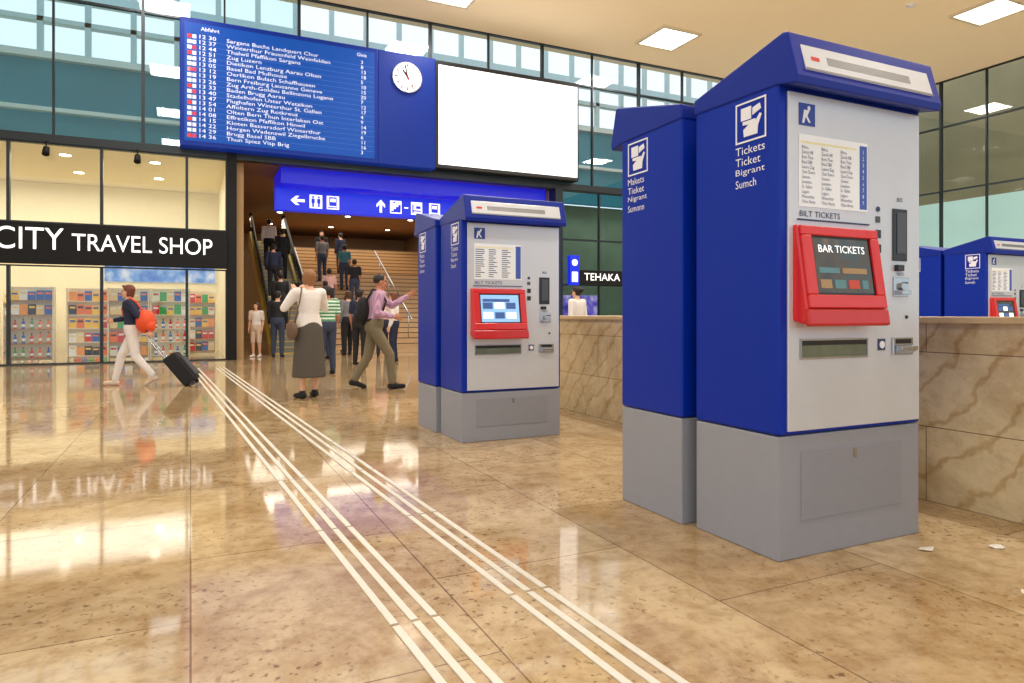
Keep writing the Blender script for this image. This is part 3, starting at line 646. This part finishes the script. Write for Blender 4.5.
    b.limb(h(0,.075,.012),h(0,.096,-.018),.010,.014); b.sph(h(0,.066,-.093),(.022,.018,.016),R=Rh); b.sph(h(0,.07,.03),(.045,.016,.012),R=Rh)
    for sx in(-1,1): b.sph(h(.076*sx,-.005,-.008),(.010,.020,.030),R=Rh); b.sph(h(.035*sx,.062,-.028),(.022,.02,.02),R=Rh)
    done('body',b,skin,vox,1)
    for sx in(-1,1): done('eye',MB().sph(h(.030*sx,.079,.008),(.013,.008,.008),R=Rh),eyem,0)
    done('mouth',MB().sph(h(0,.082,-.058),(.024,.008,.008),R=Rh),lipm,0)
    hm=MB()
    if style!='bald':
        hm.sph(h(0,-.024,.040),(.086,.094,.088),R=Rh,seg=18,rn=12); hm.sph(h(0,-.045,-.0),(.078,.062,.075),R=Rh)
        hm.limb(h(-.04,.06,.095),h(.04,.06,.095),.022,.022)
    else:
        hm.sph(h(0,-.022,.038),(.082,.092,.086),R=Rh,seg=18,rn=12)
    if style=='bun': hm.sph(h(0,-.135,.05),.045,R=Rh)
    if style=='long': hm.limb(h(0,-.05,-.02),h(0,-.06,-.16),.078,.06); hm.limb(h(.068,-.01,0),h(.07,-.03,-.14),.03,.025); hm.limb(h(-.068,-.01,0),h(-.07,-.03,-.14),.03,.025)
    if style=='bob': hm.limb(h(.062,-.02,.02),h(.060,-.02,-.06),.032,.026); hm.limb(h(-.062,-.02,.02),h(-.060,-.02,-.06),.032,.026); hm.limb(h(0,-.055,0),h(0,-.055,-.06),.058,.045)
    done('hair',hm,hairm[hair],.009,2)
    t=MB(); torso(t,.016,.87,1.44)
    for q in'LR':
        sh,el,wr=J['sh'+q],J['el'+q],J['wr'+q]
        t.limb(V(cen(1.38)+(1.38,)),sh,.075,.070)
        if sleeve=='long': t.limb(sh,el,.068,.054); t.limb(el,el.lerp(wr,.95),.054,.040)
        else: t.limb(sh,sh.lerp(el,.75),.068,.058)
    done('shirt',t,top,.012,3)
    t=MB()
    if bottom=='skirt':
        x0,y0=cen(1.02); x1,y1=cen(.9)
        t.loft([(x0,y0,1.05,.150,.118),(x0,y0,1.0,.160,.128),(x1,y1,.92,.182,.146),(x1,y1,.7,.195,.17),(x1,y1,.45,.212,.19),(x1,y1,hem,.225,.205)],26)
    else:
        torso(t,.020,.82,1.03)
        for q in'LR':
            hip,kn,an=J['hip'+q],J['knee'+q],J['ank'+q]
            t.limb(hip,kn,.096,.072)
            if bottom=='trousers': t.limb(kn,kn.lerp(an,.93),.070,.056)
            else: t.limb(hip.lerp(kn,.8),kn,.075,.074)
    done(bottom,t,bmat,.012,3)
    for q in'LR':
        an,to=J['ank'+q],J['toe'+q]; fd=(to-an); fd.z=0; fd.normalize() if fd.length>.01 else None
        t=MB(); low=an+V((0,0,-.04)); t.limb(low-fd*.035,low+fd*.02,.042,.044); t.limb(low+fd*.02,to+fd*.0,.044,.033)
        t.limb(an,low,.042,.042)
        bmesh.ops.transform(t.bm,matrix=Sc,verts=t.bm.verts[:])
        if an.z<.1:
            for v in t.bm.verts: v.co.z=max(v.co.z,.002)
        fin('shoe',t,shoe,e,remesh=.010,smooth=True,sm=1)
    return e
pi=math.pi
person('person in white cardigan and long grey skirt holding a phone up',(1.42,9.30,0),math.radians(18),1.70,
 {'elL':(-.29,.12,1.19),'wrL':(-.10,.26,1.42),'elR':(.29,.12,1.19),'wrR':(.10,.26,1.42),'ankR':(.11,.05,.085),'toeR':(.14,.2,.03)},cl['white'],'long','skirt',cl['skirt'],skinA,'blonde','bob',cl['black'],vox=.007,hp=8,fem=True,curl=60,palm=(0,1,.2))
ph=emp('phone',(1.42,9.30,0),math.radians(18),'black smartphone held up in both hands','phone')
fin('phone_body',MB().box(-.075,.075,.345,.355,1.46,1.54),black,ph,.004)
hb=emp('handbag',(1.42,9.30,0),math.radians(18),'brown leather shoulder bag hanging at the hip','bag')
bagm=M('bag_brown',c(110,84,66),.6)
mb=MB(); mb.sph((-.25,-.02,.90),(.06,.13,.13),seg=18,rn=12); fin('bag_body',mb,bagm,hb,remesh=.012,sm=3)
mb=MB(); P=[(-.25,-.10,1.0),(-.19,-.11,1.25),(-.13,-.06,1.455),(-.14,.06,1.44),(-.19,.12,1.25),(-.25,.08,1.0)]
for p,q in zip(P[:-1],P[1:]): mb.limb(p,q,.009,.009)
fin('shoulder_strap',mb,bagm,hb,smooth=True)
person('person in lilac shirt and khaki trousers striding with one arm pointing',(2.46,10.0,0),math.radians(-100),1.73,
 {'pelvis':(0,0,.90),'chest':(0,.04,1.25),'neck':(0,.07,1.43),'head':(0,.10,1.56),'shL':(-.175,.06,1.37),'shR':(.175,.06,1.37),'hipL':(-.09,0,.88),'hipR':(.09,0,.88),
  'kneeL':(-.09,-.08,.48),'ankL':(-.10,-.28,.13),'toeL':(-.10,-.13,.03),'kneeR':(.09,.22,.50),'ankR':(.10,.26,.085),'toeR':(.10,.42,.045),
  'elL':(-.21,.28,1.22),'wrL':(-.16,.50,1.36),'elR':(.24,.02,1.11),'wrR':(.18,.26,1.06)},cl['lilac'],'long','trousers',cl['khaki'],skinB,'dark','bald',cl['black'],vox=.007,curl=20)
bp=emp('backpack',(2.46,10.0,0),math.radians(-100),'black backpack worn on the back','backpack')
mb=MB(); mb.sph((0,-.16,1.16),(.15,.10,.22),seg=20,rn=12); mb.sph((0,-.22,1.08),(.11,.07,.12)); fin('bag_body',mb,cl['black'],bp,remesh=.012,sm=4)
for sx in(-.11,.11):
    mb=MB()
    P=[(sx,-.10,1.32),(sx,-.02,1.475),(sx*1.05,.10,1.44),(sx*1.1,.17,1.30),(sx*1.3,.10,1.10),(sx*1.2,-.1,1.02)]
    for p,q in zip(P[:-1],P[1:]): mb.limb(p,q,.014,.014)
    fin('shoulder_strap',mb,cl['black'],bp,smooth=True)
pl=V((-.81,12.1,0)); rz3=math.radians(80); H3=1.57; s3=H3/1.7
person('person in navy top and white trousers walking and pulling a suitcase',pl,rz3,H3,
 {'chest':(0,.03,1.27),'neck':(0,.05,1.45),'head':(0,.08,1.58),'shL':(-.165,.03,1.39),'shR':(.165,.05,1.39),'kneeL':(-.09,-.06,.50),'ankL':(-.10,-.34,.16),'toeL':(-.10,-.22,.03),'kneeR':(.09,.20,.50),'ankR':(.10,.30,.085),'toeR':(.10,.45,.045),
  'elL':(-.21,-.15,1.15),'wrL':(-.20,-.27,.93),'elR':(.2,.12,1.14),'wrR':(.14,.32,1.10)},cl['navy'],'long','trousers',cl['white'],skinA,'red','bob',cl['beige'],vox=.007,fem=True,curl=70)
bg=emp('backpack',pl,rz3,'orange and red shoulder bag worn on the back','bag')
orange=M('bag_orange',c(230,80,34),.6,ns=6,var=.25)
mb=MB(); mb.sph((-.09,-.20,1.0),(.18,.14,.19),seg=20,rn=12); mb.sph((-.13,-.26,.93),(.12,.09,.11)); fin('bag_body',mb,orange,bg,remesh=.012,sm=4)
mb=MB(); P=[(-.10,-.18,1.12),(-.13,-.08,1.30),(-.10,.02,1.36),(-.02,.15,1.20),(.0,.13,1.08)]
for p,q in zip(P[:-1],P[1:]): mb.limb(p,q,.014,.014)
fin('shoulder_strap',mb,orange,bg,smooth=True)
Rz=Matrix.Rotation(rz3,3,'Z'); hand=pl+Rz@V((-.20*s3,-.31*s3,.83)); f=Rz@V((0,1,0)); wh=hand-f*.62; wh.z=0.03
tl=math.atan2(.62,.80)
sc_=emp('suitcase',wh,rz3,'black trolley suitcase tilted on its wheels','suitcase',tilt=-tl)
fin('case_shell',MB().box(-.18,.18,-.11,.11,.03,.56),cl['black'],sc_,.035,seg=4)
fin('case_pocket',MB().box(-.15,.15,-.145,-.105,.08,.45),M('case_grey',c(48,48,54),.6),sc_,.02,seg=3)
mb=MB()
for sx in(-.09,.09): mb.cyl((sx,.07,.5),(sx,.07,.97),.009)
mb.limb((-.09,.07,.97),(.09,.07,.97),.014,.014); fin('pull_handle',mb,steel,sc_)
for sx in(-.15,.15): fin('wheel',MB().cyl((sx-.02,-.02,.02),(sx+.02,-.02,.02),.04),dark,sc_)
person('person in green striped shirt and dark jeans standing',(2.30,12.9,0),math.radians(10),1.64,{'wrL':(-.18,.12,.92),'wrR':(.18,.12,.92)},cl['green'],'short','trousers',cl['jeans'],skinB,'dark','short',cl['black'])
person('person in white top and dark trousers standing',(4.28,15.5,0),math.radians(60),1.62,{'elR':(.22,.1,1.15),'wrR':(.14,.28,1.25)},cl['white'],'long','trousers',cl['navy'],skinA,'red','long',cl['black'],vox=.011,fem=True)
person('person in navy shirt and black trousers standing',(3.35,14.9,0),math.radians(-40),1.66,{},cl['navy'],'short','trousers',cl['black'],skinB,'dark','short',cl['black'],vox=.011)
person('young person in white top and beige shorts standing',(1.55,18.9,0),math.radians(150),1.42,{},cl['white'],'short','shorts',cl['beige'],skinA,'brown','long',cl['white'],vox=.011,fem=True)
person('person in dark jacket and jeans by the escalator',(2.05,18.6,0),math.radians(-20),1.72,{},cl['black'],'long','trousers',cl['jeans'],skinA,'dark','short',cl['black'],vox=.011)
walk={'kneeR':(.09,.15,.5),'ankR':(.1,.2,.085),'toeR':(.1,.35,.03)}
for i,(xx,yy,t_,tn,bt,r_,hh) in enumerate(((3.9,18.7,'grey','grey shirt','black',5,1.75),(3.0,17.2,'black','black jacket','jeans',30,1.70),(4.6,17.8,'rose','rose blouse','navy',-15,1.64),(4.2,20.4,'red','red top','jeans',8,1.66))):
    person('person in %s walking toward the stairs'%tn,(xx,yy,0),math.radians(r_),hh,walk if i%2==0 else {},cl[t_],'short' if i%2 else 'long','trousers',cl[bt],skinB if i%2 else skinA,'dark' if i%3 else 'brown','short' if i%2 else 'bob',cl['black'],vox=.013)
person('person in white blouse with dark hair beyond the parapet',(6.67,11.2,0),math.radians(20),1.64,{},cl['white'],'long','trousers',cl['black'],skinA,'dark','bun',cl['black'],fem=True,vox=.011)
for y,xx,t_,hh in((21.6,2.45,'black',1.74),(23.4,2.45,'navy',1.7),(24.4,2.85,'black',1.72),(25.3,2.5,'white',1.68)):
    q=int((y-ey0)/((ey1-ey0)/26)); yc=ey0+(q+.5)*(ey1-ey0)/26
    person('person in %s top riding the escalator'%t_,(xx,yc,q*ez/26+.024),math.radians(random.uniform(-8,8)),hh,{'toeL':(-.11,.10,.03),'toeR':(.11,.10,.03)},cl[t_],'long','trousers',cl['black'],skinA,'dark','short',cl['black'],vox=.013)
for i,xx,t_,hh in((2,4.0,'black',1.7),(5,4.3,'rose',1.66),(7,5.3,'black',1.72),(11,5.2,'teal',1.68),(13,4.5,'grey',1.72)):
    person('person in %s top climbing the stairs'%t_,(xx,22+(i+.5)*.32,(i+1)*.17+.004),math.radians(random.uniform(-20,20)),hh,{'toeL':(-.11,.10,.03),'toeR':(.11,.10,.03)},cl[t_],'short','trousers',cl['jeans'],skinB,'dark','short',cl['black'],vox=.013)
for xx,yy,t_ in((4.7,27.6,'black'),(5.5,27.9,'navy')):
    person('person in %s top on the stair landing'%t_,(xx,yy,2.72),math.radians(170 if xx<5 else 20),1.7,{},cl[t_],'long','trousers',cl['black'],skinA,'dark','short',cl['black'],vox=.013)

# ------------------------------------------------------------------ world, camera
w=bpy.data.worlds.new('world'); S.world=w; w.use_nodes=True; nt=w.node_tree; bg_=nt.nodes['Background']
tc=nd(nt,'ShaderNodeTexCoord'); sp=nd(nt,'ShaderNodeSeparateXYZ'); r=ramp(nt,[(.0,(.75,.78,.8)),(.5,(.88,.94,1)),(1,(.78,.9,1))])
nt.links.new(tc.outputs['Generated'],sp.inputs[0])
mp=nd(nt,'ShaderNodeMapRange'); mp.inputs['From Min'].default_value=-1; nt.links.new(sp.outputs['Z'],mp.inputs[0]); nt.links.new(mp.outputs[0],r.inputs[0]); nt.links.new(r.outputs[0],bg_.inputs[0])
bg_.inputs[1].default_value=1.4
cam=bpy.data.cameras.new('camera'); co=bpy.data.objects.new('camera',cam); S.collection.objects.link(co); S.camera=co
co.location=(0,0,1.1); co.rotation_euler=(math.pi/2,0,math.radians(-25.3)); cam.lens=680/1024*36; cam.sensor_width=36; cam.shift_y=-.0259; cam.clip_end=200
